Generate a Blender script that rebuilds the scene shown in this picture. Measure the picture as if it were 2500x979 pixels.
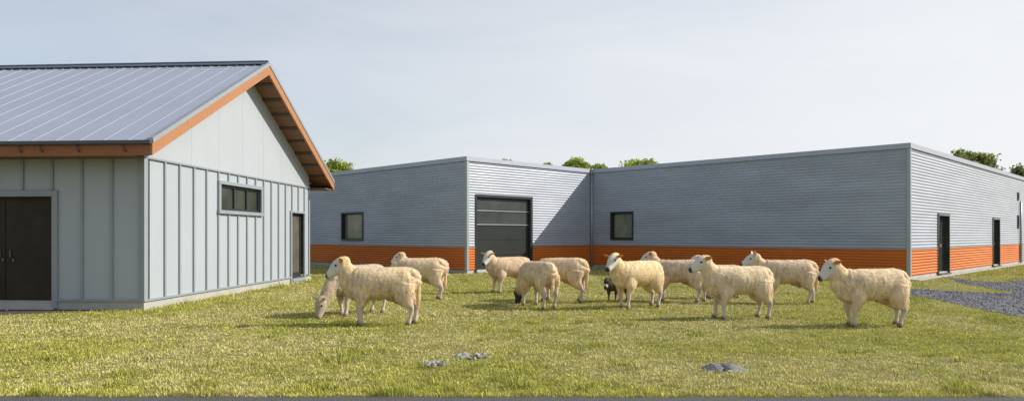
import bpy, bmesh, math, random
import numpy as np
from mathutils import Vector, Matrix, kdtree

R = math.radians
scene = bpy.context.scene
for o in list(bpy.data.objects):
    bpy.data.objects.remove(o)
COL = scene.collection
rng = np.random.default_rng(7)
random.seed(7)

# ------------------------------------------------------------------ camera, sky, sun, exposure
CAM_H, F_PX, W_PX, HOR = 1.45, 1710.0, 2500.0, 573.0
cam_d = bpy.data.cameras.new("camera")
cam = bpy.data.objects.new("camera", cam_d)
COL.objects.link(cam)
cam.location = (0, 0, CAM_H)
cam.rotation_euler = (R(90), 0, 0)
cam_d.sensor_fit = 'HORIZONTAL'
cam_d.sensor_width = 36
cam_d.lens = 36 * F_PX / W_PX
cam_d.shift_y = (HOR - 489.5) / W_PX
cam_d.clip_end = 2000
scene.camera = cam

SUN_DIR = Vector((0.99, 0.08, 0.66)).normalized()
ELEV = math.asin(SUN_DIR.z)
AZ = math.atan2(SUN_DIR.x, SUN_DIR.y)          # clockwise from +Y
world = bpy.data.worlds.new("World")
scene.world = world
world.use_nodes = True
wn, wl = world.node_tree.nodes, world.node_tree.links
wn.clear()
w_out = wn.new("ShaderNodeOutputWorld")
w_bg = wn.new("ShaderNodeBackground")
w_sky = wn.new("ShaderNodeTexSky")
w_sky.sky_type = 'NISHITA'
w_sky.sun_disc = False
w_sky.sun_elevation = ELEV
w_sky.sun_rotation = AZ
w_sky.air_density = 1.0
w_sky.dust_density = 1.6
w_sky.ozone_density = 1.0
w_bg.inputs['Strength'].default_value = 0.095
# thin high cloud veil: a real cirrus layer of soft streaks over the clear sky
w_tc = wn.new("ShaderNodeTexCoord")
w_map = wn.new("ShaderNodeMapping")
w_map.inputs['Scale'].default_value = (1.0, 1.0, 4.5)
w_map.inputs['Rotation'].default_value = (R(14), R(-10), 0)
w_noise = wn.new("ShaderNodeTexNoise")
w_noise.inputs['Scale'].default_value = 2.3
w_noise.inputs['Detail'].default_value = 9
w_noise.inputs['Roughness'].default_value = 0.55
w_noise.inputs['Distortion'].default_value = 0.6
w_dot = wn.new("ShaderNodeVectorMath"); w_dot.operation = 'DOT_PRODUCT'
w_dot.inputs[1].default_value = SUN_DIR
w_glow = wn.new("ShaderNodeMapRange")
w_glow.inputs['From Min'].default_value = -0.50
w_glow.inputs['From Max'].default_value = 0.62
w_glow.inputs['To Min'].default_value = 0.30
w_glow.inputs['To Max'].default_value = 1.0
w_add = wn.new("ShaderNodeMath"); w_add.operation = 'MULTIPLY_ADD'; w_add.use_clamp = True
w_add.inputs[1].default_value = 0.45
w_off = wn.new("ShaderNodeMath"); w_off.operation = 'ADD'; w_off.inputs[1].default_value = -0.225
w_mix = wn.new("ShaderNodeMix")
w_mix.data_type = 'RGBA'
w_mix.inputs['B'].default_value = (6.6, 6.72, 6.92, 1)
wl.new(w_tc.outputs['Generated'], w_map.inputs['Vector'])
wl.new(w_map.outputs['Vector'], w_noise.inputs['Vector'])
wl.new(w_tc.outputs['Generated'], w_dot.inputs[0])
wl.new(w_dot.outputs['Value'], w_glow.inputs['Value'])
wl.new(w_noise.outputs['Fac'], w_add.inputs[0])
wl.new(w_glow.outputs['Result'], w_off.inputs[0])
wl.new(w_off.outputs['Value'], w_add.inputs[2])
# the haze is a low layer: thickest near the horizon, thin overhead
w_sep = wn.new("ShaderNodeSeparateXYZ")
w_low = wn.new("ShaderNodeMapRange"); w_low.interpolation_type = 'SMOOTHSTEP'
w_low.inputs['From Min'].default_value = 0.16
w_low.inputs['From Max'].default_value = 0.62
w_low.inputs['To Min'].default_value = 1.0
w_low.inputs['To Max'].default_value = 0.35
w_mul = wn.new("ShaderNodeMath"); w_mul.operation = 'MULTIPLY'
wl.new(w_tc.outputs['Generated'], w_sep.inputs['Vector'])
wl.new(w_sep.outputs['Z'], w_low.inputs['Value'])
wl.new(w_add.outputs['Value'], w_mul.inputs[0])
wl.new(w_low.outputs['Result'], w_mul.inputs[1])
wl.new(w_mul.outputs['Value'], w_mix.inputs['Factor'])
wl.new(w_sky.outputs['Color'], w_mix.inputs['A'])
wl.new(w_mix.outputs['Result'], w_bg.inputs['Color'])
wl.new(w_bg.outputs['Background'], w_out.inputs['Surface'])

sun_d = bpy.data.lights.new("sun", 'SUN')
sun_d.energy = 3.6
sun_d.angle = R(0.5)
sun_d.color = (1.0, 0.935, 0.84)
sun = bpy.data.objects.new("sun", sun_d)
COL.objects.link(sun)
sun.rotation_euler = SUN_DIR.to_track_quat('Z', 'Y').to_euler()
sun.location = (30, 6, 20)

scene.view_settings.view_transform = 'Standard'
scene.view_settings.look = 'None'
scene.view_settings.gamma = 1
scene.view_settings.use_curve_mapping = False
scene.view_settings.exposure = 0.5
scene.cycles.max_bounces = 6
scene.cycles.use_denoising = True

# ------------------------------------------------------------------ helpers
def ground(px, py, z=0.0):
    Y = (CAM_H - z) * F_PX / (py - HOR)
    return ((px - W_PX / 2) / F_PX * Y, Y)

def tag(o, label=None, cat=None, group=None, kind=None):
    if label: o['label'] = label
    if cat: o['category'] = cat
    if group: o['group'] = group
    if kind: o['kind'] = kind
    return o

def empty(name, loc=(0, 0, 0), rz=0.0):
    o = bpy.data.objects.new(name, None)
    o.empty_display_size = 0.2
    COL.objects.link(o)
    o.location = loc
    o.rotation_euler = (0, 0, rz)
    return o

class MB:
    """Collects simple shapes into one mesh."""
    def __init__(s): s.v, s.f, s.smooth = [], [], []
    def add(s, vs, fs, smooth=False):
        n = len(s.v)
        s.v += [tuple(v) for v in vs]
        s.f += [tuple(i + n for i in f) for f in fs]
        s.smooth += [smooth] * len(fs)
    def box(s, x0, x1, y0, y1, z0, z1, c=0.0):
        if x0 > x1: x0, x1 = x1, x0
        if y0 > y1: y0, y1 = y1, y0
        if z0 > z1: z0, z1 = z1, z0
        c = min(c, (x1-x0)*.45, (y1-y0)*.45, (z1-z0)*.45)
        if c <= 0:
            s.add([(x0,y0,z0),(x1,y0,z0),(x1,y1,z0),(x0,y1,z0),(x0,y0,z1),(x1,y0,z1),(x1,y1,z1),(x0,y1,z1)],
                  [(0,3,2,1),(4,5,6,7),(0,1,5,4),(1,2,6,5),(2,3,7,6),(3,0,4,7)])
        else:
            bm = bmesh.new()
            vs = [bm.verts.new(p) for p in [(x0,y0,z0),(x1,y0,z0),(x1,y1,z0),(x0,y1,z0),(x0,y0,z1),(x1,y0,z1),(x1,y1,z1),(x0,y1,z1)]]
            for f in [(0,3,2,1),(4,5,6,7),(0,1,5,4),(1,2,6,5),(2,3,7,6),(3,0,4,7)]:
                bm.faces.new([vs[i] for i in f])
            bmesh.ops.bevel(bm, geom=list(bm.edges), offset=c, segments=1, affect='EDGES')
            bm.verts.index_update()
            s.add([v.co[:] for v in bm.verts], [[v.index for v in f.verts] for f in bm.faces])
            bm.free()
    def prism(s, poly, axis, a, b):
        """poly: 2D points; extruded along axis from a to b."""
        n = len(poly)
        def P(p, t):
            if axis == 'x': return (t, p[0], p[1])
            if axis == 'y': return (p[0], t, p[1])
            return (p[0], p[1], t)
        s.add([P(p, a) for p in poly] + [P(p, b) for p in poly],
              [tuple(range(n))[::-1], tuple(range(n, 2*n))] + [(i, (i+1) % n, n+(i+1) % n, n+i) for i in range(n)])
    def tube(s, path, radii, n=8):
        path = [Vector(p) for p in path]
        rings = []
        vs, fs = [], []
        for i, p in enumerate(path):
            t = (path[min(i+1, len(path)-1)] - path[max(i-1, 0)]).normalized()
            a = t.orthogonal().normalized() if abs(t.z) > .9 else t.cross(Vector((0,0,1))).normalized()
            if abs(t.z) > .9:
                a = Vector((1,0,0)) - t * t.x
                a.normalize()
            b = t.cross(a)
            for k in range(n):
                th = 2*math.pi*k/n
                vs.append(p + (a*math.cos(th) + b*math.sin(th)) * radii[i])
        for i in range(len(path)-1):
            for k in range(n):
                fs.append((i*n+k, i*n+(k+1) % n, (i+1)*n+(k+1) % n, (i+1)*n+k))
        fs.append(tuple(range(n))[::-1])
        m = (len(path)-1)*n
        fs.append(tuple(range(m, m+n)))
        s.add(vs, fs, True)
    def build(s, name, mat, parent=None, recalc=True):
        me = bpy.data.meshes.new(name)
        me.from_pydata(s.v, [], s.f)
        me.polygons.foreach_set('use_smooth', s.smooth)
        if recalc:
            bm = bmesh.new(); bm.from_mesh(me)
            bmesh.ops.recalc_face_normals(bm, faces=bm.faces)
            bm.to_mesh(me); bm.free()
        me.materials.append(mat)
        o = bpy.data.objects.new(name, me)
        COL.objects.link(o)
        if parent: o.parent = parent
        return o

def build_each(mb, name, mat, parent=None):
    """one object for every shape that was added"""
    par = list(range(len(mb.v)))
    def find(i):
        while par[i] != i: par[i] = par[par[i]]; i = par[i]
        return i
    for f in mb.f:
        for i in f[1:]: par[find(i)] = find(f[0])
    groups = {}
    for q, f in enumerate(mb.f): groups.setdefault(find(f[0]), []).append(q)
    out = []
    for qs in groups.values():
        ids = sorted({i for q in qs for i in mb.f[q]}); mp = {i: k for k, i in enumerate(ids)}
        m2 = MB(); m2.add([mb.v[i] for i in ids], [[mp[i] for i in mb.f[q]] for q in qs], mb.smooth[qs[0]])
        out.append(m2.build(name, mat, parent))
    return out

def np_mesh(name, verts, tris, mat, colors=None, smooth=False, normals=None, parent=None):
    """tris: (n,k) index array of equal-sized polygons."""
    me = bpy.data.meshes.new(name)
    nv, (nf, k) = len(verts), tris.shape
    me.vertices.add(nv)
    me.vertices.foreach_set('co', np.ascontiguousarray(verts, dtype=np.float32).ravel())
    me.loops.add(nf * k)
    me.loops.foreach_set('vertex_index', np.ascontiguousarray(tris, dtype=np.int32).ravel())
    me.polygons.add(nf)
    me.polygons.foreach_set('loop_start', np.arange(0, nf*k, k, dtype=np.int32))
    me.polygons.foreach_set('use_smooth', np.full(nf, smooth, dtype=bool))
    me.update(calc_edges=True)
    if colors is not None:
        at = me.color_attributes.new('tint', 'FLOAT_COLOR', 'POINT')
        c4 = np.ones((nv, 4), dtype=np.float32); c4[:, :3] = colors
        at.data.foreach_set('color', c4.ravel())
    if normals is not None:
        me.normals_split_custom_set_from_vertices([tuple(n) for n in normals])
    me.materials.append(mat)
    o = bpy.data.objects.new(name, me)
    COL.objects.link(o)
    if parent: o.parent = parent
    return o

def _hash(ix, iy, iz, seed):
    h = (ix.astype(np.int64)*374761393 + iy.astype(np.int64)*668265263 + iz.astype(np.int64)*2147483647 + seed*1274126177) & 0xffffffff
    h = ((h ^ (h >> 13)) * 1274126177) & 0xffffffff
    h = h ^ (h >> 16)
    return (h & 0xffff) / 65535.0

def vnoise(p, freq, seed=0):
    """value noise 0..1 at points p (n,3) or (n,2)."""
    if p.shape[1] == 2: p = np.c_[p, np.zeros(len(p))]
    q = p * freq
    i = np.floor(q).astype(np.int64); f = q - i
    f = f*f*(3-2*f)
    out = 0
    for dx in (0, 1):
        wx = f[:,0] if dx else 1-f[:,0]
        for dy in (0, 1):
            wy = f[:,1] if dy else 1-f[:,1]
            for dz in (0, 1):
                wz = f[:,2] if dz else 1-f[:,2]
                out = out + wx*wy*wz*_hash(i[:,0]+dx, i[:,1]+dy, i[:,2]+dz, seed)
    return out

def fbm(p, freq, seed=0, octs=4):
    a, s, t = 0.5, 0, 0
    for k in range(octs):
        s = s + a*vnoise(p, freq*2**k, seed+k); t += a; a *= .55
    return s/t

# ------------------------------------------------------------------ materials
def mat(name, color, rough=0.6, metal=0.0, noise=0.0, nscale=3.0, bump=0.0, bscale=30.0, spec=0.5, stretch=(1,1,1), tint=None):
    m = bpy.data.materials.new(name)
    m.use_nodes = True
    nt = m.node_tree; N, L = nt.nodes, nt.links
    b = N['Principled BSDF']
    b.inputs['Base Color'].default_value = (*color, 1)
    b.inputs['Roughness'].default_value = rough
    b.inputs['Metallic'].default_value = metal
    b.inputs['Specular IOR Level'].default_value = spec
    tc = N.new('ShaderNodeTexCoord'); mp = N.new('ShaderNodeMapping')
    mp.inputs['Scale'].default_value = stretch
    L.new(tc.outputs['Object'], mp.inputs['Vector'])
    if noise > 0:
        n = N.new('ShaderNodeTexNoise'); n.inputs['Scale'].default_value = nscale; n.inputs['Detail'].default_value = 7
        n.inputs['Roughness'].default_value = .65
        L.new(mp.outputs['Vector'], n.inputs['Vector'])
        mx = N.new('ShaderNodeMix'); mx.data_type = 'RGBA'
        c2 = tint if tint else tuple(c*(1-noise) for c in color)
        c1 = color if tint else tuple(min(1, c*(1+noise)) for c in color)
        mx.inputs['A'].default_value = (*c1, 1); mx.inputs['B'].default_value = (*c2, 1)
        cr = N.new('ShaderNodeMapRange'); cr.inputs['From Min'].default_value = .3; cr.inputs['From Max'].default_value = .7
        L.new(n.outputs['Fac'], cr.inputs['Value']); L.new(cr.outputs['Result'], mx.inputs['Factor'])
        L.new(mx.outputs['Result'], b.inputs['Base Color'])
        rr = N.new('ShaderNodeMapRange'); rr.inputs['To Min'].default_value = max(.02, rough-.08); rr.inputs['To Max'].default_value = min(1, rough+.1)
        L.new(n.outputs['Fac'], rr.inputs['Value']); L.new(rr.outputs['Result'], b.inputs['Roughness'])
    if bump > 0:
        n2 = N.new('ShaderNodeTexNoise'); n2.inputs['Scale'].default_value = bscale; n2.inputs['Detail'].default_value = 5
        L.new(mp.outputs['Vector'], n2.inputs['Vector'])
        bp = N.new('ShaderNodeBump'); bp.inputs['Strength'].default_value = bump; bp.inputs['Distance'].default_value = .02
        L.new(n2.outputs['Fac'], bp.inputs['Height']); L.new(bp.outputs['Normal'], b.inputs['Normal'])
    return m

def mat_tint(name, rough=.8, trans=0.0, bump=0.0, bscale=60, sheen=0.0, gain=1.0):
    """material coloured by the mesh's own per-vertex albedo."""
    m = bpy.data.materials.new(name); m.use_nodes = True
    nt = m.node_tree; N, L = nt.nodes, nt.links
    b = N['Principled BSDF']; out = N['Material Output']
    at = N.new('ShaderNodeAttribute'); at.attribute_name = 'tint'
    L.new(at.outputs['Color'], b.inputs['Base Color'])
    b.inputs['Roughness'].default_value = rough
    b.inputs['Specular IOR Level'].default_value = .25
    if sheen: b.inputs['Sheen Weight'].default_value = sheen; b.inputs['Sheen Roughness'].default_value = .6
    if bump:
        tc = N.new('ShaderNodeTexCoord'); n2 = N.new('ShaderNodeTexNoise'); n2.inputs['Scale'].default_value = bscale
        n2.inputs['Detail'].default_value = 4
        L.new(tc.outputs['Object'], n2.inputs['Vector'])
        bp = N.new('ShaderNodeBump'); bp.inputs['Strength'].default_value = bump; bp.inputs['Distance'].default_value = .01
        L.new(n2.outputs['Fac'], bp.inputs['Height']); L.new(bp.outputs['Normal'], b.inputs['Normal'])
    if trans:
        t = N.new('ShaderNodeBsdfTranslucent'); mx = N.new('ShaderNodeMixShader'); mx.inputs['Fac'].default_value = trans
        L.new(at.outputs['Color'], t.inputs['Color'])
        L.new(b.outputs['BSDF'], mx.inputs[1]); L.new(t.outputs['BSDF'], mx.inputs[2]); L.new(mx.outputs['Shader'], out.inputs['Surface'])
    return m

M = {}
M['paint']   = mat('painted_cladding', (.375,.415,.455), .5, 0, .05, .9, .04, 3, stretch=(1,1,.25))
M['panel']   = mat('gable_panel_paint', (.385,.42,.455), .55, 0, .035, 1.2, .03, 2)
M['trimgrey']= mat('trim_paint', (.265,.305,.33), .45, 0, .05, 2)
M['roof']    = mat('standing_seam_roof', (.355,.385,.465), .5, .12, .05, .8, .02, 2)
M['seam']    = mat('roof_ridge_metal', (.17,.185,.235), .4, .5, .1, 3)
M['verge']   = mat('verge_metal', (.38,.40,.42), .42, .5, .06, 3)
M['gutter']  = mat('gutter_metal', (.09,.10,.10), .45, .5, .1, 4)
M['dark']    = mat('dark_frame', (.035,.04,.042), .4, .2, .15, 5)
M['doorleaf']= mat('dark_brown_door', (.030,.024,.014), .55, 0, .25, 2.5, spec=.25)
M['reveal']  = mat('dark_reveal', (.02,.02,.02), .8)
M['glass']   = mat('window_glass', (.05,.056,.042), .05, 0, .35, 1.3, .0, spec=.6)
M['shadegl'] = mat('shaded_window_glass', (.20,.21,.15), .08, 0, .45, 1.1, .0, spec=.6)
M['doorgl']  = mat('door_glass', (.11,.10,.085), .06, 0, .35, 1.6, spec=.5)
M['concrete']= mat('concrete', (.42,.42,.40), .85, 0, .16, 2.2, .15, 40)
M['plinthl'] = mat('cast_concrete_plinth', (.40,.39,.36), .85, 0, .12, 1.7, .12, 35)
M['galv']    = mat('galvanised_corrugated', (.375,.41,.475), .55, .14, .13, 1.1, .0, stretch=(.35,.35,1.6))
M['capm']    = mat('parapet_cap_metal', (.41,.445,.52), .48, .2, .05, .8)
M['orange']  = mat('orange_corrugated', (.60,.165,.028), .6, .0, .10, 1.3, .0, stretch=(.4,.4,1.5), spec=.2)
M['galvtrim']= mat('corner_trim_metal', (.36,.40,.42), .45, .4, .08, 2)
M['bronze']  = mat('dark_bronze', (.16,.15,.13), .4, .5)
M['gdoor']   = mat('garage_panel', (.048,.053,.051), .16, .1, .14, 1.4)
M['gglass']  = mat('garage_glass', (.075,.082,.082), .05, 0, .3, 1.2)
M['silver']  = mat('silver_rail', (.5,.52,.52), .35, .7, .05, 3)
M['trunk']   = mat('bark', (.09,.07,.05), .9, 0, .3, 6, .5, 20)
M['leaf']    = mat_tint('foliage', .6, .45)
M['grass']   = mat_tint('grass_blades', .6, .20)
M['wool']    = mat_tint('wool_strands', .9, .26)
M['hide']    = mat_tint('sheep_hide', .8, 0, .5, 70)
M['eye']     = mat('eye_dark', (.012,.010,.008), .12)
M['petal']   = mat('yellow_petals', (.78,.52,.02), .6)
M['stem']    = mat('flower_stem', (.08,.16,.03), .6)
M['litter']  = mat('pale_petals', (.62,.58,.50), .7)
M['slate']   = mat('slate_rock', (.20,.205,.21), .75, 0, .3, 9, .6, 25, stretch=(1,1,3))
M['slatelt'] = mat('pale_rock', (.33,.32,.31), .8, 0, .35, 12, .7, 30)
M['stones']  = mat_tint('gravel_stones', .75)

def wood(name, c1, c2, axis_scale, rough=.6, plank=None):
    m = bpy.data.materials.new(name); m.use_nodes = True
    N, L = m.node_tree.nodes, m.node_tree.links
    b = N['Principled BSDF']; b.inputs['Roughness'].default_value = rough
    tc = N.new('ShaderNodeTexCoord'); mp = N.new('ShaderNodeMapping'); mp.inputs['Scale'].default_value = axis_scale
    n = N.new('ShaderNodeTexNoise'); n.inputs['Scale'].default_value = 6; n.inputs['Detail'].default_value = 8; n.inputs['Roughness'].default_value = .7
    n.inputs['Distortion'].default_value = .8
    mx = N.new('ShaderNodeMix'); mx.data_type = 'RGBA'
    mx.inputs['A'].default_value = (*c1, 1); mx.inputs['B'].default_value = (*c2, 1)
    cr = N.new('ShaderNodeMapRange'); cr.inputs['From Min'].default_value = .34; cr.inputs['From Max'].default_value = .68
    L.new(tc.outputs['Object'], mp.inputs['Vector']); L.new(mp.outputs['Vector'], n.inputs['Vector'])
    L.new(n.outputs['Fac'], cr.inputs['Value']); L.new(cr.outputs['Result'], mx.inputs['Factor'])
    L.new(mx.outputs['Result'], b.inputs['Base Color'])
    bp = N.new('ShaderNodeBump'); bp.inputs['Strength'].default_value = .25; bp.inputs['Distance'].default_value = .01
    L.new(n.outputs['Fac'], bp.inputs['Height']); L.new(bp.outputs['Normal'], b.inputs['Normal'])
    return m
M['barge']  = wood('barge_board_wood', (.43,.205,.09), (.31,.135,.05), (1, 7, 1))
M['fascia'] = wood('fascia_wood', (.34,.135,.05), (.22,.08,.03), (1.2, 3, 9))
M['soffit'] = wood('soffit_wood', (.26,.125,.058), (.13,.06,.03), (.6, 9, 9))
M['lookout']= wood('lookout_wood', (.07,.04,.025), (.045,.028,.02), (1, 6, 6))

# ------------------------------------------------------------------ ground sheets
def ground_mat():
    m = bpy.data.materials.new('lawn_soil_and_turf'); m.use_nodes = True
    N, L = m.node_tree.nodes, m.node_tree.links
    b = N['Principled BSDF']; b.inputs['Roughness'].default_value = .95; b.inputs['Specular IOR Level'].default_value = .1
    tc = N.new('ShaderNodeTexCoord')
    n1 = N.new('ShaderNodeTexNoise'); n1.inputs['Scale'].default_value = .7; n1.inputs['Detail'].default_value = 8; n1.inputs['Roughness'].default_value = .7
    n2 = N.new('ShaderNodeTexNoise'); n2.inputs['Scale'].default_value = 28; n2.inputs['Detail'].default_value = 6
    for n in (n1, n2): L.new(tc.outputs['Object'], n.inputs['Vector'])
    mx = N.new('ShaderNodeMix'); mx.data_type = 'RGBA'
    mx.inputs['A'].default_value = (.19,.19,.055, 1); mx.inputs['B'].default_value = (.31,.27,.11, 1)
    r1 = N.new('ShaderNodeMapRange'); r1.inputs['From Min'].default_value = .35; r1.inputs['From Max'].default_value = .65
    L.new(n1.outputs['Fac'], r1.inputs['Value']); L.new(r1.outputs['Result'], mx.inputs['Factor'])
    mx2 = N.new('ShaderNodeMix'); mx2.data_type = 'RGBA'; mx2.inputs['B'].default_value = (.055,.048,.022, 1)
    r2 = N.new('ShaderNodeMapRange'); r2.inputs['From Min'].default_value = .5; r2.inputs['From Max'].default_value = .75; r2.inputs['To Max'].default_value = .8
    L.new(n2.outputs['Fac'], r2.inputs['Value']); L.new(r2.outputs['Result'], mx2.inputs['Factor'])
    L.new(mx.outputs['Result'], mx2.inputs['A']); L.new(mx2.outputs['Result'], b.inputs['Base Color'])
    bp = N.new('ShaderNodeBump'); bp.inputs['Strength'].default_value = .8; bp.inputs['Distance'].default_value = .03
    L.new(n2.outputs['Fac'], bp.inputs['Height']); L.new(bp.outputs['Normal'], b.inputs['Normal'])
    return m
g = MB(); g.add([(-600,-300,0),(600,-300,0),(600,900,0),(-600,900,0)], [(0,1,2,3)])
tag(g.build('lawn', ground_mat()), kind='structure')

# asphalt strip along the bottom, with a ragged turf edge
ASPH_Y = 6.27
def asph_edge(x):
    p = np.c_[np.asarray(x, float), np.zeros(np.size(x))]
    return ASPH_Y + (fbm(p, 1.7, 3) - .5)*.07 + (fbm(p, 9, 5) - .5)*.035 - .002*np.asarray(x)
xs = np.linspace(-14, 14, 500)
e = asph_edge(xs)
vs = [(x, -4, .008) for x in xs] + [(x, y, .008) for x, y in zip(xs, e)]
n = len(xs)
g = MB(); g.add(vs, [(i, i+1, n+i+1, n+i) for i in range(n-1)])
tag(g.build('asphalt_road', mat('asphalt', (.095,.089,.083), .9, 0, .28, 60, .5, 220)), kind='structure')

def gravel_mat():
    m = bpy.data.materials.new('gravel_bed'); m.use_nodes = True
    N, L = m.node_tree.nodes, m.node_tree.links
    b = N['Principled BSDF']; b.inputs['Roughness'].default_value = .85
    tc = N.new('ShaderNodeTexCoord'); v = N.new('ShaderNodeTexVoronoi'); v.inputs['Scale'].default_value = 22
    L.new(tc.outputs['Object'], v.inputs['Vector'])
    hs = N.new('ShaderNodeSeparateColor'); L.new(v.outputs['Color'], hs.inputs['Color'])
    mx = N.new('ShaderNodeMix'); mx.data_type = 'RGBA'
    mx.inputs['A'].default_value = (.06,.063,.072, 1); mx.inputs['B'].default_value = (.20,.20,.215, 1)
    L.new(hs.outputs['Red'], mx.inputs['Factor']); L.new(mx.outputs['Result'], b.inputs['Base Color'])
    bp = N.new('ShaderNodeBump'); bp.inputs['Strength'].default_value = 1; bp.inputs['Distance'].default_value = .03; bp.invert = True
    L.new(v.outputs['Distance'], bp.inputs['Height']); L.new(bp.outputs['Normal'], b.inputs['Normal'])
    return m
gp = [(2130,711),(2215,705),(2330,711),(2420,716),(2488,716.5),(2425,706),(2350,692),(2292,675),(2335,680),(2380,686.5),(2440,690.5),
      (2500,684),(2640,668),(2760,800),(2600,797),(2500,775),(2400,757),(2300,735),(2215,719.5)]
GRAVEL = [ground(*p) for p in gp]
bm = bmesh.new()
f = bm.faces.new([bm.verts.new((x, y, .012)) for x, y in GRAVEL])
bmesh.ops.triangulate(bm, faces=[f])
bmesh.ops.recalc_face_normals(bm, faces=bm.faces)
me = bpy.data.meshes.new('gravel_path'); bm.to_mesh(me); bm.free()
for p in me.polygons:
    if p.normal.z < 0: p.flip()
me.materials.append(gravel_mat())
gpo = bpy.data.objects.new('gravel_path', me); COL.objects.link(gpo)
tag(gpo, kind='structure')

def in_poly(x, y, poly):
    inside = np.zeros(len(x), bool)
    n = len(poly); j = n-1
    for i in range(n):
        xi, yi = poly[i]; xj, yj = poly[j]
        c = ((yi > y) != (yj > y)) & (x < (xj-xi)*(y-yi)/(yj-yi+1e-12)+xi)
        inside ^= c
        j = i
    return inside

# bare dark soil along the foot of the house wall
P0 = (-7.09, 13.48)
def house(x, y):      # local house coordinates to world
    c, s = math.cos(R(-4)), math.sin(R(-4))
    return (P0[0] + x*c - y*s, P0[1] + x*s + y*c)
soil = [house(-6,.0), house(-6,-2.4), house(-2.9,-1.6), house(-2.2,-1.15), house(-1.7,-.8), house(-1.1,-.42), house(-.6,-.16), house(-.3,-.04), house(-.3,.0)]
bm = bmesh.new()
f = bm.faces.new([bm.verts.new((x, y, .006)) for x, y in soil])
bmesh.ops.recalc_face_normals(bm, faces=bm.faces)
me = bpy.data.meshes.new('soil_strip'); bm.to_mesh(me); bm.free()
for p in me.polygons:
    if p.normal.z < 0: p.flip()
me.materials.append(mat('bare_soil', (.075,.065,.05), .95, 0, .4, 7, .8, 30))
so = bpy.data.objects.new('soil_strip', me); COL.objects.link(so); tag(so, kind='structure')

# ------------------------------------------------------------------ the gabled house
def clad(mb, along, off, spans, z0, z1, battens, bw=.042, bd=.035, sgn=-1):
    pass

hs = empty('gabled_house', (*P0, 0), R(-4))
tag(hs, 'pale grey batten-clad house with lavender metal gable roof and orange timber eaves', 'house')
HW, HL = 8.84, 10.5               # gable width, length to the left
ZT = 2.955                        # top of batten cladding
RY, RZ, EZ, EO, VO = 4.42, 5.795, 3.17, .70, .60
SL = (RZ-EZ)/(RY+EO)
def roof_z(y): return RZ - SL*abs(y-RY)
SOF = .235                        # soffit below roof top

# openings: gable wall in y, front wall in -x
WIN = (2.99, 5.21, 2.03, 2.64)    # window opening on the gable
GD = (7.36, 8.36, .14, 2.10)      # glazed door
FD = (-3.95, -1.83, .06, 2.19)    # front double door

def wall_quads(mb, breaks_u, breaks_z, holes, place):
    """grid wall with rectangular holes; place(u,z)->xyz"""
    for i in range(len(breaks_u)-1):
        for j in range(len(breaks_z)-1):
            u0, u1, z0, z1 = breaks_u[i], breaks_u[i+1], breaks_z[j], breaks_z[j+1]
            cu, cz = (u0+u1)/2, (z0+z1)/2
            if any(h[0] < cu < h[1] and h[2] < cz < h[3] for h in holes): continue
            mb.add([place(u0,z0), place(u1,z0), place(u1,z1), place(u0,z1)], [(0,1,2,3)])

w = MB(); bt = MB()
# gable side cladding, x = 0 plane, then battens
wall_quads(w, sorted([0, HW, WIN[0], WIN[1], GD[0], GD[1]]), sorted([.2, ZT, WIN[2], WIN[3], GD[3]]), [WIN, (GD[0], GD[1], 0, GD[3])], lambda u, z: (0, u, z))
by = [0.70, 1.25, 1.82, 2.37] + [2.92 + .50*k for k in range(0, 12)]
by = [b for b in by if b < 8.7]
for b in by:
    segs = [(.2, ZT-.03)]
    if WIN[0]-.13 < b < WIN[1]+.13: segs = [(.2, WIN[2]-.10), (WIN[3]+.10, ZT-.03)]
    if GD[0]-.1 < b < GD[1]+.1: segs = [(GD[3]+.07, ZT-.03)]
    for a, c in segs: bt.box(.0005, .036, b-.026, b+.026, a, c, c=.004)
# front cladding, y = 0 plane
wall_quads(w, sorted([-HL, 0, FD[0], FD[1]]), sorted([.2, 3.05, FD[3]]), [(FD[0], FD[1], 0, FD[3])], lambda u, z: (u, 0, z))
for k in range(17):
    x = -.63 - .605*k
    if x < -HL+.05: break
    z0 = .2
    if FD[0]-.13 < x < FD[1]+.13: z0 = FD[3]+.13
    bt.box(x-.026, x+.026, -.036, -.0005, z0, 3.04, c=.004)
# back and far end
w.add([(0,HW,.2),(-HL,HW,.2),(-HL,HW,3.05),(0,HW,3.05)], [(0,1,2,3)])
w.add([(-HL,0,.2),(-HL,HW,.2),(-HL,HW,3.05),(-HL,RY,RZ-SOF),(-HL,0,3.05)], [(0,1,2,3,4)])
w.build('batten_cladding', M['paint'], hs, recalc=False)
build_each(bt, 'batten', M['trimgrey'], hs)

w = MB()
yb = [0, RY, HW]
poly = [(0.0, ZT), (HW, ZT), (HW, roof_z(HW)-SOF+.01), (RY, RZ-SOF+.01), (0.0, roof_z(0)-SOF+.01)]
w.prism(poly, 'x', -.05, .012)
gpan = w.build('gable_panel', M['panel'], hs)
w = MB(); w.box(.013, .045, -.02, HW+.02, ZT-.035, ZT+.004)
w.build('drip_flashing', M['trimgrey'], hs)
w = MB()
for k in range(1, 7): w.box(.0125, .0145, RY-3.9+1.22*k-.003, RY-3.9+1.22*k+.003, ZT+.02, roof_z(RY-3.9+1.22*k)-SOF-.02)
build_each(w, 'panel_joint', M['panel'], hs)
w = MB()
w.box(-.085, .036, -.036, .085, .17, 2.99)
w.box(-.06, .034, HW-.06, HW+.03, .17, 2.99)
build_each(w, 'corner_trim', M['trimgrey'], hs)
w = MB(); w.box(.001, .020, .087, .17, .205, ZT-.04); w.build('corner_recess', M['gutter'], hs)
w = MB(); w.box(.001, .047, -.04, GD[0]-.09, .165, .205); w.box(FD[1]+.11, .04, -.047, -.001, .166, .206)
build_each(w, 'base_flashing', M['trimgrey'], hs)
w = MB()
w.box(-HL, .014, -.014, .3, -.2, .168)
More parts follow.
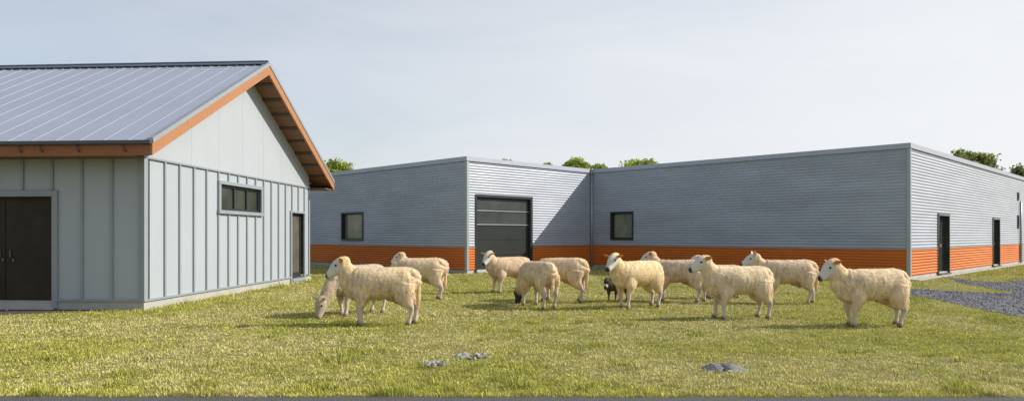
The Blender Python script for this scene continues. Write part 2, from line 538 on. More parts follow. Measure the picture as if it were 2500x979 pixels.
w.box(-.35, .0135, .3, GD[0]-.09, -.2, .1675)
w.box(-.35, .06, GD[0]-.09, HW+.02, -.2, .13)
w.build('plinth', M['plinthl'], hs)

# gable window
win = MB()
y0, y1, z0, z1 = WIN
for b in [(0.0,.06,y0-.10,y1+.10,z1,z1+.085), (0.0,.075,y0-.12,y1+.12,z0-.085,z0), (0.0,.058,y0-.10,y0,z0,z1), (0.0,.058,y1,y1+.10,z0,z1)]:
    win.box(*b, c=.006)
wn_o = win.build('window', M['trimgrey'], hs)
fr = MB()
fr.box(-.09, -.02, y0, y1, z0, z0+.055); fr.box(-.09, -.02, y0, y1, z1-.055, z1)
for yy in (y0, y0+(y1-y0)*.355, y0+(y1-y0)*.665, y1-.055): fr.box(-.088, -.018, yy, yy+.055, z0+.055, z1-.055)
fr.box(-.16,-.02, y0-.004, y0-.001, z0, z1); 
fr.build('frame', M['dark'], wn_o)
pn = MB(); pn.add([(-.06,y0,z0),(-.06,y1,z0),(-.06,y1,z1),(-.06,y0,z1)], [(0,1,2,3)])
pn.build('pane', M['glass'], wn_o, recalc=False)

# gable glazed door
y0, y1, z0, z1 = GD
d = MB()
d.box(.0, .05, y0-.085, y0, .1, z1+.06, c=.005); d.box(.0, .05, y1, y1+.085, .1, z1+.06, c=.005); d.box(.0, .055, y0, y1, z1, z1+.06, c=.005)
d.box(-.2, .09, y0-.02, y1+.02, .05, z0)
dr = d.build('glazed_door', M['trimgrey'], hs)
tag(dr, 'narrow glazed side door in dark frame')
d = MB()
d.box(-.14,-.07,y0,y0+.07,z0,z1); d.box(-.14,-.07,y1-.07,y1,z0,z1); d.box(-.14,-.07,y0+.07,y1-.07,z1-.07,z1); d.box(-.14,-.068,y0+.07,y1-.07,z0,z0+.17)
d.build('frame', M['dark'], dr)
d = MB(); d.add([(-.10,y0+.06,z0),(-.10,y1-.06,z0),(-.10,y1-.06,z1),(-.10,y0+.06,z1)], [(0,1,2,3)])
d.build('pane', M['doorgl'], dr, recalc=False)
d = MB(); d.tube([(-.03,y0+.11,.95),(-.03,y0+.11,1.2)], [.014,.014]); d.box(-.07,-.03,y0+.10,y0+.12,.97,.99); d.box(-.07,-.03,y0+.10,y0+.12,1.16,1.18)
d.build('handle', M['silver'], dr)

# front double door, dark leaves in a pale frame
x0, x1, z0, z1 = FD
d = MB()
d.box(x1, x1+.11, -.05, .0, .02, z1+.12, c=.006); d.box(x0-.11, x0, -.05, .0, .02, z1+.12, c=.006); d.box(x0, x1, -.055, .0, z1, z1+.12, c=.006)
d.box(x1+.0, x1+.02, .0, .16, .06, z1+.02); d.box(x0-.02, x0, .0, .16, .06, z1+.02); d.box(x0, x1, .0, .16, z1, z1+.02)
fd = d.build('double_door', M['trimgrey'], hs)
d = MB(); d.box(x0-.05, x1+.05, -.09, .2, .0, .055); d.build('sill', M['concrete'], fd)
xm = (x0+x1)/2
for a, b in ((x0, xm-.006), (xm+.006, x1)):
    d = MB(); d.box(a, b, .10, .15, .06, z1, c=.004)
    lf = d.build('door_leaf', M['doorleaf'], fd)
    hx = b-.10 if a == x0 else a+.10
    d = MB(); d.box(hx-.012, hx+.012, .075, .10, 1.0, 1.14, c=.004); d.box(hx-.02+.06, hx+.02+.05, .088, .10, .93, .99, c=.003)
    d.build('handle', M['bronze'], lf)

# roof
def slope_pts(x0, x1, ya, yb, dz, th):
    """slab following the slope between ya and yb"""
    za, zb = roof_z(ya)+dz, roof_z(yb)+dz
    return [(x0,ya,za-th),(x1,ya,za-th),(x1,yb,zb-th),(x0,yb,zb-th),(x0,ya,za),(x1,ya,za),(x1,yb,zb),(x0,yb,zb)]
BOXF = [(0,3,2,1),(4,5,6,7),(0,1,5,4),(1,2,6,5),(2,3,7,6),(3,0,4,7)]
r = MB()
for ya, yb in ((-EO, RY), (RY, HW+EO)):
    r.add(slope_pts(-HL-.5, VO-.055, ya, yb, 0, .03), BOXF)
k = 0
x = VO - .47
while x > -HL-.4:
    for ya, yb in ((-EO+.01, RY-.12), (RY+.12, HW+EO-.01)):
        r.add(slope_pts(x-.007, x+.007, ya, yb, .009, .011), BOXF)
    x -= .462
rf = r.build('roof', M['roof'], hs)
r = MB()
for s_ in (-1, 1):
    ya, yb = RY, RY + s_*.17
    r.add(slope_pts(-HL-.5, VO-.02, min(ya,yb), max(ya,yb), .062, .02), BOXF)
r.box(-HL-.5, VO-.02, RY-.035, RY+.035, RZ+.045, RZ+.085, c=.01)
r.build('ridge_cap', M['seam'], rf)
r = MB()
x = VO - .3
while x > -HL:
    r.box(x-.013, x+.013, RY-.20, RY-.17, roof_z(RY-.19)+.0, roof_z(RY-.19)+.026); x -= .231
build_each(r, 'ridge_screw', M['silver'], rf)
# verge trims and barge boards on the gable (x = VO)
for ya, yb in ((-EO, RY), (RY, HW+EO)):
    r = MB(); r.add(slope_pts(VO-.085, VO+.018, ya-.0, yb, .045, .095), BOXF)
    r.build('verge_trim', M['verge'], hs)
    r = MB(); r.add(slope_pts(VO-.045, VO, ya, yb, -.051, .225), BOXF)
    r.build('barge_board', M['barge'], hs)
# soffits under the gable overhang and eaves
r = MB()
for ya, yb in ((-EO+.03, RY), (RY, HW+EO-.03)):
    npl = 40
    for k in range(npl):
        a = ya + (yb-ya)*k/npl; b = ya + (yb-ya)*(k+1)/npl
        r.add(slope_pts(-.055, VO-.047, a+.004, b-.004, -SOF+.02-.002*(k % 3), .02), BOXF)
r.build('soffit', M['soffit'], hs)
r = MB()
for (ya, yb) in ((-EO, RY), (HW+EO, RY)):
    for k in range(9):
        yc = ya + (yb-ya)*(k+.35)/9
        r.add(slope_pts(.014, VO-.048, yc-.045, yc+.045, -SOF-.006, .022), BOXF)
build_each(r, 'lookout', M['lookout'], hs)
r = MB(); r.box(-HL-.5, .0, -EO+.04, .0, 2.915, 2.93); r.box(-HL-.5, VO-.05, HW, HW+EO-.04, 2.915, 2.93)
build_each(r, 'eave_soffit', M['soffit'], hs)
r = MB(); r.box(-HL-.5, VO-.047, -EO, -EO+.035, 2.893, 3.12)
r.build('fascia_board', M['fascia'], hs)
r = MB(); r.box(-HL-.5, VO-.047, HW+EO-.035, HW+EO, 2.893, 3.12); r.box(.016, VO-.05, HW+.02, HW+EO-.036, 2.90, 2.914)
r.build('fascia_board', M['fascia'], hs)
r = MB()
r.box(-HL-.5, VO+.0, -EO-.075, -EO-.001, 3.095, 3.165, c=.008)
r.build('gutter', M['gutter'], hs)
r = MB()
for px in (50, 105, 200, 318):
    x = (px-1250)/1710*12.78 - (P0[0]) - .05
    r.tube([(x, -EO-.012, 3.10), (x+.005, -EO-.05, 3.05), (x+.02, -EO-.035, 2.99), (x+.03, -EO-.012, 2.96)], [.014,.014,.014,.012], 6)
build_each(r, 'gutter_bracket', M['gutter'], hs)
# closed ceiling so that nothing shows through
# ------------------------------------------------------------------ the corrugated metal building
A = (-1.68, 26.1)
mbld = empty('metal_building', (*A, 0), R(45))
tag(mbld, 'long low grey corrugated metal building with orange base band and flat roof', 'building')
BX, CY, DX, LY = 7.403, -12.83, 32.0, 17.0
ZO0, ZO1, ZC, ZTOP = .13, .985, 4.20, 4.365
PITCH, AMP = .100, .0085

def corrugate(u_breaks, z0, z1, holes, place, name, m, amp=AMP, pitch=PITCH, seg=8):
    nz = int(round((z1-z0)/pitch))*seg
    zs = [z0 + (z1-z0)*i/nz for i in range(nz+1)]
    g = MB()
    for i in range(len(u_breaks)-1):
        u0, u1 = u_breaks[i], u_breaks[i+1]; cu = (u0+u1)/2
        hz = [(h[2], h[3]) for h in holes if h[0] < cu < h[1]]
        vs, run = [], []
        for j, z in enumerate(zs):
            inh = any(a < z < b for a, b in hz)
            if not inh:
                d = amp*(1-math.cos(2*math.pi*(j % seg)/seg))
                run.append((z, d))
            if inh or j == len(zs)-1:
                if len(run) > 1:
                    vv = []
                    for z_, d_ in run: vv += [place(u0, z_, d_), place(u1, z_, d_)]
                    g.add(vv, [(2*q, 2*q+1, 2*q+3, 2*q+2) for q in range(len(run)-1)], True)
                run = []
    return g.build(name, m, mbld, recalc=False)

# openings (u along wall)
GAR = (.43, 3.51, .06, 2.93)
WL = (6.93, 8.69, 1.21, 2.44)
WB = (1.09, 2.25, 1.25, 2.42)            # distance from B along BC
D1 = (3.22, 4.68, .10, 2.16); D2 = (11.88, 13.25, .10, 2.16)
S1 = (17.35, 17.68, 3.18, 3.52); S2 = (17.35, 17.68, 1.80, 2.38)
ORE = 17.86
def pl_left(u, z, d): return (-d, u, z)
def pl_ab(u, z, d): return (u, -d, z)
def pl_bc(u, z, d): return (BX-d, -u, z)
def pl_cd(u, z, d): return (BX+u, CY-d, z)
BCL = -CY
def brk(L, *hs): return sorted(set([0.0, L] + [v for h in hs for v in h[:2]]))
corrugate(brk(LY, WL)[::-1], ZO1+.012, ZC, [WL], pl_left, 'corrugated_cladding', M['galv'])
corrugate(brk(BX, GAR), ZO1+.012, ZC, [GAR], pl_ab, 'corrugated_cladding', M['galv'])
corrugate(brk(BCL, WB), ZO1+.012, ZC, [WB], pl_bc, 'corrugated_cladding', M['galv'])
corrugate(brk(DX-BX, D1, D2, S1, S2), ZO1+.012, ZC, [D1, D2, S1, S2], pl_cd, 'corrugated_cladding', M['galv'])
tagp = lambda o: tag(o, 'orange corrugated base band')
tagp(corrugate(brk(LY)[::-1], ZO0, ZO1, [], pl_left, 'base_band', M['orange'], .015))
for a, b in ((0, GAR[0]), (GAR[1], BX)): tagp(corrugate([a, b], ZO0, ZO1, [], pl_ab, 'base_band', M['orange'], .015))
tagp(corrugate(brk(BCL), ZO0, ZO1, [], pl_bc, 'base_band', M['orange'], .015))
for a, b in ((0, D1[0]), (D1[1], D2[0]), (D2[1], ORE)): tagp(corrugate([a, b], ZO0, ZO1, [], pl_cd, 'base_band', M['orange'], .015))
# lower grey panels beyond the end of the orange band
g = MB()
u = ORE+.12
while u < DX-BX-.3:
    g.box(BX+u, BX+u+.62, CY-.022, CY-.004, ZO0, ZO1-.02, c=.004); u += .64
build_each(g, 'grey_base_panel', M['galvtrim'], mbld)
# thin flashing between the two colours
g = MB()
g.box(-.032, -.002, .04, LY, ZO1-.004, ZO1+.014)
g.box(.04, GAR[0]-.03, -.032, -.002, ZO1-.004, ZO1+.014); g.box(GAR[1]+.03, BX-.05, -.032, -.002, ZO1-.004, ZO1+.014)
g.box(BX-.032, BX-.002, CY+.05, -.05, ZO1-.004, ZO1+.0145)
for a, b in ((.05, D1[0]-.02), (D1[1]+.02, D2[0]-.02), (D2[1]+.02, DX-BX)): g.box(BX+a, BX+b, CY-.032, CY-.002, ZO1-.004, ZO1+.014)
build_each(g, 'band_flashing', M['galvtrim'], mbld)
# parapet cap
g = MB()
g.box(-.06, .28, -.06, LY, ZC, ZTOP); g.box(.28, BX-.06, -.06, .28, ZC, ZTOP)
g.box(BX-.06, BX+.28, CY-.06, .28, ZC, ZTOP-.002); g.box(BX+.28, DX, CY-.06, CY+.28, ZC, ZTOP-.004)
g.build('parapet_cap', M['capm'], mbld)
g = MB(); g.add([(.1,.1,ZC-.05),(BX+.1,.1,ZC-.05),(BX+.1,CY+.1,ZC-.05),(DX,CY+.1,ZC-.05),(DX,LY,ZC-.05),(.1,LY,ZC-.05)], [(0,1,2,3,4,5)])
g.add([(DX,CY,0),(DX,LY,0),(DX,LY,ZC),(DX,CY,ZC)], [(0,1,2,3)]); g.add([(0.02,LY,0),(DX,LY,0),(DX,LY,ZC),(0.02,LY,ZC)], [(0,1,2,3)])
g.build('flat_roof', M['capm'], mbld)
# corner trims and the downpipe in the inner corner
for (cx, cy, nm) in ((0,0,'a'), (BX,CY,'c')):
    g = MB(); g.box(cx-.045, cx+.075, cy-.045, cy+.075, .12, ZC-.003, c=.01); g.build('corner_trim', M['galvtrim'], mbld)
g = MB(); g.tube([(BX-.075,-.075,.05),(BX-.075,-.075,ZC+.05)], [.05,.05], 10); g.box(BX-.14,BX-.03,-.14,-.03,ZC-.06,ZTOP+.02,c=.01)
g.build('downpipe', M['galvtrim'], mbld)
g = MB(); g.tube([(BX+ORE+.06,CY-.07,.05),(BX+ORE+.06,CY-.07,3.1)], [.045,.045], 8)
g.build('downpipe', M['galvtrim'], mbld)
# plinth
g = MB()
g.box(.012, .3, .012, LY, -.2, ZO0-.003); g.box(.3, BX, .012, .3, -.2, ZO0-.003); g.box(BX+.012, BX+.3, CY+.012, .3, -.2, ZO0-.004); g.box(BX+.3, DX, CY+.012, CY+.3, -.2, ZO0-.003)
g.build('plinth', M['concrete'], mbld)
g = MB(); g.box(BX-.05, DX, CY-.30, CY+.01, -.1, .03, c=.01)
g.build('concrete_apron', M['plinthl'], mbld)

# windows of the metal building: frame boxes around a set-back pane
def metal_window(h, place, name='window', mull=None):
    u0, u1, z0, z1 = h
    t = .06
    def bx(g, ua, ub, za, zb, d0, d1):
        pts = [place(u, z, d) for d in (d0, d1) for (u, z) in ((ua,za),(ub,za),(ub,zb),(ua,zb))]
        g.add(pts, [(0,1,2,3),(4,5,6,7),(0,1,5,4),(1,2,6,5),(2,3,7,6),(3,0,4,7)])
    g = MB()
    bx(g, u0-.02, u1+.02, z0-.03, z0+.04, -.16, .05); bx(g, u0-.02, u1+.02, z1-.04, z1+.03, -.16, .05)
    bx(g, u0-.02, u0+.04, z0+.04, z1-.04, -.16, .048); bx(g, u1-.04, u1+.02, z0+.04, z1-.04, -.16, .048)
    w_ = g.build(name, M['dark'], mbld)
    g = MB(); bx(g, u0+.04, u1-.04, z0+.04, z1-.04, -.13, -.12)
    g.build('pane', M['shadegl'], w_)
    g = MB()
    t = .045
    bx(g, u0+.04, u1-.04, z0+.04, z0+.04+t, -.119, -.09); bx(g, u0+.04, u1-.04, z1-.04-t, z1-.04, -.119, -.09)
    bx(g, u0+.04, u0+.04+t, z0+.04+t, z1-.04-t, -.119, -.09); bx(g, u1-.04-t, u1-.04, z0+.04+t, z1-.04-t, -.119, -.09)
    g.build('sash', M['dark'], w_)
    return w_
metal_window(WL, pl_left); metal_window(WB, pl_bc); metal_window(S1, pl_cd); metal_window(S2, pl_cd)

# doors of the long side
for h in (D1, D2):
    u0, u1, z0, z1 = h
    g = MB()
    X0, X1 = BX+u0, BX+u1
    g.box(X0-.03, X0+.05, CY-.045, CY+.20, .05, z1+.04); g.box(X1-.05, X1+.03, CY-.045, CY+.20, .05, z1+.04); g.box(X0+.05, X1-.05, CY-.05, CY+.20, z1-.04, z1+.045)
    g.box(X0, X1, CY-.1, CY+.2, .03, .09)
    fr_ = g.build('steel_door', M['gdoor'], mbld)
    g = MB(); g.box(X0+.05, X1-.05, CY+.14, CY+.19, .09, z1-.04, c=.004)
    xm = X0+.85 if h is D1 else X0+.8
    g.box(xm-.01, xm+.01, CY+.12, CY+.139, .1, z1-.05)
    lf = g.build('door_leaf', M['gdoor'], fr_)
    g = MB(); g.box(xm-.09, xm-.06, CY+.09, CY+.139, 1.0, 1.12, c=.004); g.box(xm+.06, xm+.09, CY+.09, CY+.139, 1.0, 1.12, c=.004)
    g.build('handle', M['silver'], lf)

# sectional garage door
u0, u1, z0, z1 = GAR
g = MB()
g.box(u0-.02, u0+.045, -.04, .2, .05, z1+.05); g.box(u1-.10, u1+.02, -.045, .2, .05, z1+.05); g.box(u0+.045, u1-.10, -.042, .2, z1-.05, z1+.052)
gdr = g.build('garage_door', M['dark'], mbld)
tag(gdr, 'dark sectional garage door with two glazed top panels')
lv = [.09, .66, 1.25, 1.84, 2.37, 2.88]
for k in range(5):
    g = MB(); a, b = lv[k], lv[k+1]
    g.box(u0+.045, u1-.10, .09, .14, a+.004, b-.004, c=.006)
    pnl = g.build('door_section', M['gdoor'], gdr)
    if k >= 3:
        g = MB(); g.box(u0+.10, u1-.155, .080, .0895, a+.05, b-.05)
        g.build('pane', M['gglass'], pnl)
g = MB()
for z in (1.84, 2.37): g.box(u0+.045, u1-.10, .060, .0885, z-.022, z+.022, c=.006)
g.build('rail', M['silver'], gdr)
g = MB(); g.box(u0-.02, u1+.02, -.16, .2, .0, .055, c=.01)
g.build('threshold', M['silver'], gdr)

# ------------------------------------------------------------------ trees behind the metal building
def tree(px, py_top, w_px, Y, label, n_leaf=2200, sparse=1.0, seed=1, leafsize=.10, col=(.34,.42,.085)):
    r_ = np.random.default_rng(seed)
    X = (px - 1250)/F_PX*Y
    ztop = CAM_H + (HOR-py_top)/F_PX*Y
    rad = w_px/F_PX*Y/2
    t = empty('tree', (X, Y, 0), r_.uniform(0, 6))
    tag(t, label, 'tree', 'trees beyond the metal building')
    cz = ztop - rad*1.05
    mb = MB()
    mb.tube([(0,0,-.1),(.05,.02,cz*.4),(.0,.06,cz*.75),(0,0,cz+rad*.1)], [.17,.13,.09,.03], 8)
    cl = []
    for k in range(int(70*sparse)):
        th, ph = r_.uniform(0, 2*math.pi), math.acos(r_.uniform(-.35, 1))
        rr = rad*r_.uniform(.45, .86)
        c = np.array([rr*math.sin(ph)*math.cos(th), rr*math.sin(ph)*math.sin(th), cz + rr*math.cos(ph)*.95])
        cl.append(c)
        if k % 2: continue
        st = Vector((0, .04, cz*r_.uniform(.62, .95)))
        e_ = Vector(c); mid = st.lerp(e_, .5) + Vector((r_.normal(0,.1), r_.normal(0,.1), .12))
        mb.tube([st, mid, e_], [.045,.028,.010], 5)
    mb.build('trunk', M['trunk'], t)
    cl = np.array(cl)
    per = n_leaf//len(cl)
    P, C = [], []
    for k, c in enumerate(cl):
        pr = rad*r_.uniform(.20, .34)
        d = r_.normal(size=(per, 3)); d /= np.linalg.norm(d, axis=1)[:, None]
        p = c + d*pr*(r_.uniform(.15, 1.1, (per,1)))*np.array([1.1,1.1,.8])
        P.append(p); C.append(np.full(per, r_.uniform(.6, 1.3)))
    P = np.concatenate(P); C = np.concatenate(C)
    n = len(P)
    a = r_.normal(size=(n,3)); a /= np.linalg.norm(a, axis=1)[:,None]
    b = np.cross(a, r_.normal(size=(n,3))); b /= np.linalg.norm(b, axis=1)[:,None]
    s = leafsize*r_.uniform(.6, 1.3, (n,1))
    v = np.stack([P - a*s, P + b*s*.55, P + a*s, P - b*s*.55], 1).reshape(-1, 3)
    q = np.arange(4*n).reshape(n, 4)
    cc = np.array(col)[None]*(C*r_.uniform(.7, 1.3, n))[:,None]*np.stack([r_.uniform(.85,1.25,n), np.ones(n), r_.uniform(.7,1.2,n)], 1)
    np_mesh('crown', v, q, M['leaf'], np.repeat(cc, 4, 0), parent=t)
tree(824, 384, 104, 47, 'bushy green tree showing between house roof and metal building', 9000, 1.2, 11)
tree(1238, 387, 40, 46, 'faint treetop barely clearing the sunlit parapet by the garage door', 2400, 1, 12, .08)
tree(1336, 396, 36, 46, 'small treetop just above the sunlit parapet right of the garage door', 3600, 1, 13, .085)
tree(1406, 382, 84, 45, 'rounded light green treetop above the inner corner of the metal building', 9000, 1.2, 14)
tree(1461, 397, 46, 45, 'low small treetop beside the downpipe, over the shaded wall', 5000, 1, 15)
tree(1568, 377, 150, 46, 'broad light green treetop over the shaded wall, widest of the row', 17000, 2.4, 16)
tree(2372, 349, 118, 50, 'open airy tree with visible branches over the long side wall', 3600, .6, 17, .12, (.22,.26,.075))
tree(2492, 398, 110, 50, 'darker tree cut by the picture edge over the long side wall', 7000, 1, 18, .11, (.17,.21,.065))

# ------------------------------------------------------------------ rocks in the grass
def shard(bm, c, sz, r_, tilt=.25, npt=16):
    """one angular split-stone piece: the hull of a few points, flattened and tilted"""
    pts = r_.normal(size=(npt, 3)); pts /= np.linalg.norm(pts, axis=1)[:, None]
    pts[:, 2] = np.clip(pts[:, 2]*1.5, -1, 1)
    pts = pts*np.array(sz)*r_.uniform(.75, 1.1, (npt, 1))
    E = Matrix.Rotation(r_.uniform(0, 6.28), 3, 'Z') if sz[0] == sz[1] else Matrix.Identity(3)
    T = Matrix.Rotation(r_.normal(0, tilt), 3, 'X') @ Matrix.Rotation(r_.normal(0, tilt), 3, 'Y') @ E
    vs = [bm.verts.new(Vector(c) + T @ Vector(p)) for p in pts]
    res = bmesh.ops.convex_hull(bm, input=vs)
    bmesh.ops.delete(bm, geom=[g_ for g_ in res['geom_interior'] if isinstance(g_, bmesh.types.BMVert)], context='VERTS')
def mesh_of(bm, name, m, parent=None):
    bmesh.ops.recalc_face_normals(bm, faces=bm.faces)
    me = bpy.data.meshes.new(name); bm.to_mesh(me); bm.free(); me.materials.append(m)
    o = bpy.data.objects.new(name, me); COL.objects.link(o)
    if parent: o.parent = parent
    return o
def slab(px, py, wpx, hpx, dep, label, m, seed):
    r_ = np.random.default_rng(seed)
    X, Y = ground(px, py); wd, ht = wpx/F_PX*Y, hpx/F_PX*Y
    bm = bmesh.new(); shard(bm, (0,0,ht*.18), (wd*.5, dep*.5, ht*.62), r_, .10, 22)
    bmesh.ops.subdivide_edges(bm, edges=list(bm.edges), cuts=2, use_grid_fill=True)
    for v in bm.verts:
        q = np.array([v.co[:]])
        v.co.z += (vnoise(q*np.array([1,1,.3]), 16, seed)[0]-.5)*ht*.30
        v.co.x += (vnoise(q, 14, seed+2)[0]-.5)*wd*.07
    o = mesh_of(bm, 'rock', m); o.location = (X, Y, .0)
    tag(o, label, 'rock', 'rocks lying in the grass')
    return (X, Y, wd/2, dep/2)
def rubble(px, py, wpx, hpx, dep, label, m, seed, n=9, big=1.0, tilt=.35):
    r_ = np.random.default_rng(seed)
    X, Y = ground(px, py); wd, ht = wpx/F_PX*Y, hpx/F_PX*Y
    root = empty('broken_rock', (X, Y, 0)); tag(root, label, 'rock', 'rocks lying in the grass')
    for k in range(n):
        t = (k+.5)/n*2-1
        x = t*wd*.42 + r_.normal(0, wd*.04); y = r_.uniform(-.35, .35)*dep
        sc_ = r_.uniform(.5, 1.1)
        bm = bmesh.new(); shard(bm, (x, y, ht*.2*sc_), (wd*.17*sc_*big, dep*.26*sc_*big, ht*.52*sc_), r_, tilt, 12)
        mesh_of(bm, 'fragment', m, root)
    return (X, Y, wd/2, dep/2)
ROCKS = [
    rubble(1767, 903, 92, 21, .34, 'dark split slate with flat tilted faces, largest rock in the grass', M['slate'], 4, 5, 2.1, .10),
    slab(1822, 887, 24, 9, .08, 'small dark chip of slate just behind the largest slate slab', M['slate'], 5),
    rubble(1157, 873, 88, 13, .36, 'flat pale grey broken rock lying level in the grass', M['slatelt'], 8, 10),
    rubble(1060, 893, 60, 19, .20, 'small jagged heap of grey rock nearest the front left sheep', M['slatelt'], 12, 9),
    slab(1412, 846, 22, 8, .06, 'tiny bluish stone in the mid lawn by a tall grass tuft', M['slate'], 15),
]

# ------------------------------------------------------------------ grass
def make_grass():
    r_ = np.random.default_rng(21)
    N = 560000
    Y0, Y1 = 6.1, 36.0
    Y = Y0*(Y1/Y0)**r_.random(N)
    X = (r_.random(N)*2-1)*(.76*Y+.6)
    p2 = np.c_[X, Y]
    keep = Y > asph_edge(X) - .02 + .05*r_.random(N)**3*-1
    keep &= ~in_poly(X, Y, GRAVEL)
    keep &= ~(in_poly(X, Y, soil) & (r_.random(N) > .03))
    # footprints of the buildings
    c, s = math.cos(R(4)), math.sin(R(4))
    hx = (X-P0[0])*c - (Y-P0[1])*s; hy = (X-P0[0])*s + (Y-P0[1])*c
    keep &= ~((hx < .05) & (hy > -.05) & (hy < HW+.05))
    c, s = math.cos(R(-45)), math.sin(R(-45))
    mx = (X-A[0])*c - (Y-A[1])*s; my = (X-A[0])*s + (Y-A[1])*c
    keep &= ~(((mx > -.02) & (my > -.02)) | ((mx > BX-.03) & (my > CY-.31)))
    for (rx, ry, a, b) in ROCKS:
        keep &= ((X-rx)/(a*.9))**2 + ((Y-ry)/(b*.9))**2 > 1
    X, Y, p2, hx, hy, mx, my = (v[keep] for v in (X, Y, p2, hx, hy, mx, my))
    n = len(X)
    patch = fbm(p2, .55, 2, 5)           # broad straw / green patches
    fine = fbm(p2, 3.2, 9, 3)
    tuft = fbm(p2*np.array([1,.8]), 2.6, 40, 4)
    # drier towards the near left, greener near the road edge and in tufts
    dry = 1.0*(patch-.5)*3.4 + (fine-.5)*1.3 + .54 - .030*np.clip(X+1, -6, 9) 
    dry -= .55*np.exp(-((Y-asph_edge(X))/.35)**2)
    dry -= .6*np.exp(-(np.clip(hx, 0, None)/.8)**2)*((hy > -1) & (hy < HW+1))
    big = np.clip((tuft-.60)/.14, 0, 1)
    dry -= big*.6
    dryp = np.clip(dry, .06, .94)
    straw = r_.random(n) < dryp*.78
    L = .015 + .016*r_.random(n) + .050*big*r_.random(n)
    L *= np.where(straw, .95, 1.0)
    edge = np.exp(-((Y-asph_edge(X))/.5)**2)
    L *= 1 + .5*edge
    wallside = ((hx > 0) & (hx < .35) & (hy > -.3) & (hy < HW)) | ((hy < 0) & (hy > -.4) & (hx < 0) & (hx > -1.2))
    L = np.where(wallside, L*(1+1.6*r_.random(n)), L)
    L = np.where((hy < .05) & (hy > -1.6) & (hx < .1), L*.75, L)
    L *= 1 + .015*np.clip(Y-10, 0, 30)
    L *= .55 + .95*np.clip((fbm(p2, 8, 66, 3)-.25)/.5, 0, 1)
    tall = r_.random(n) < .004
    L = np.where(tall, L*2.4, L)
    Wd = (.0030 + .00056*Y)*r_.uniform(.7, 1.3, n)
    Wd = np.where(tall, Wd*.6, Wd)
    th = r_.random(n)*2*np.pi
    tilt = np.where(straw, r_.uniform(.35, 1.35, n), r_.uniform(.15, 1.0, n))
    dx, dy = np.cos(th), np.sin(th)
    wa = th + np.pi/2 + r_.normal(0, .5, n)
    wx, wy = np.cos(wa)*Wd*.5, np.sin(wa)*Wd*.5
    z0 = np.zeros(n)
    base = np.stack([X, Y, z0], 1)
    hmid = L*.55; mid = base + np.stack([dx*np.sin(tilt*.55)*hmid, dy*np.sin(tilt*.55)*hmid, np.cos(tilt*.55)*hmid], 1)
    tip = mid + np.stack([dx*np.sin(tilt*1.15)*L*.5, dy*np.sin(tilt*1.15)*L*.5, np.abs(np.cos(tilt*1.15))*L*.5], 1)
    wv = np.stack([wx, wy, z0], 1)
    V = np.stack([base-wv, base+wv, mid+wv*.8, mid-wv*.8, tip], 1)
    idx = np.arange(n)[:,None]*5
    T = np.concatenate([idx+np.array([[0,1,2]]), idx+np.array([[0,2,3]]), idx+np.array([[3,2,4]])], 0)
    g1 = np.array([.37,.375,.058]); g2 = np.array([.575,.56,.125]); s1 = np.array([.76,.65,.33]); s2 = np.array([.62,.56,.24])
    q = r_.random((n,1))
    cg = g1*(1-q) + g2*q
    cs = s1*(1-q) + s2*q
    dk = np.array([.055,.10,.018])
    cg = cg*(1-.22*big[:,None]) + dk*.22*big[:,None]
    C = np.where(straw[:,None], cs, cg)*r_.uniform(.62, 1.3, (n,1))
    C = np.repeat(C[:,None,:], 5, 1)
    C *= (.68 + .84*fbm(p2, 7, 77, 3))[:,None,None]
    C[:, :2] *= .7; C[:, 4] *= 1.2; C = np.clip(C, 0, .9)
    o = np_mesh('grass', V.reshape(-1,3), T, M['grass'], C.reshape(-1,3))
    tag(o, 'short grazed yellow-green lawn grass with dry straw patches', 'grass', kind='stuff')
make_grass()

def make_gravel():
    r_ = np.random.default_rng(5)
    xs = np.array([p[0] for p in GRAVEL]); ys = np.array([p[1] for p in GRAVEL])
    n = 26000
    X = r_.uniform(xs.min(), xs.max(), n); Y = r_.uniform(ys.min(), ys.max(), n)
    k = in_poly(X, Y, GRAVEL) & (np.abs(X) < .76*Y+.5); X, Y = X[k], Y[k]; n = len(X)
    bmv = np.array([(1,0,0),(-1,0,0),(0,1,0),(0,-1,0),(0,0,1),(0,0,-1)], float)
    bf = np.array([(0,2,4),(2,1,4),(1,3,4),(3,0,4),(2,0,5),(1,2,5),(3,1,5),(0,3,5)])
    sc = r_.uniform(.008, .024, (n,1,1))*r_.uniform(.6, 1.2, (n,1,3))
    th = r_.random(n)*6.28
    rot = np.zeros((n,3,3)); rot[:,0,0]=np.cos(th); rot[:,0,1]=-np.sin(th); rot[:,1,0]=np.sin(th); rot[:,1,1]=np.cos(th); rot[:,2,2]=1
    jit = r_.normal(0, .22, (n,6,3))
    v = np.einsum('nij,nkj->nki', rot, (bmv[None]+jit)*sc) + np.stack([X, Y, np.full(n,.016)], 1)[:,None]
    t = (np.arange(n)[:,None,None]*6 + bf[None]).reshape(-1,3)
    c = np.array([.18,.18,.19])[None]*r_.uniform(.4, 1.7, (n,1))
    o = np_mesh('gravel', v.reshape(-1,3), t, M['stones'], np.repeat(c, 6, 0))
    tag(o, 'loose dark grey gravel stones covering the curved path', 'gravel', kind='stuff')
make_gravel()

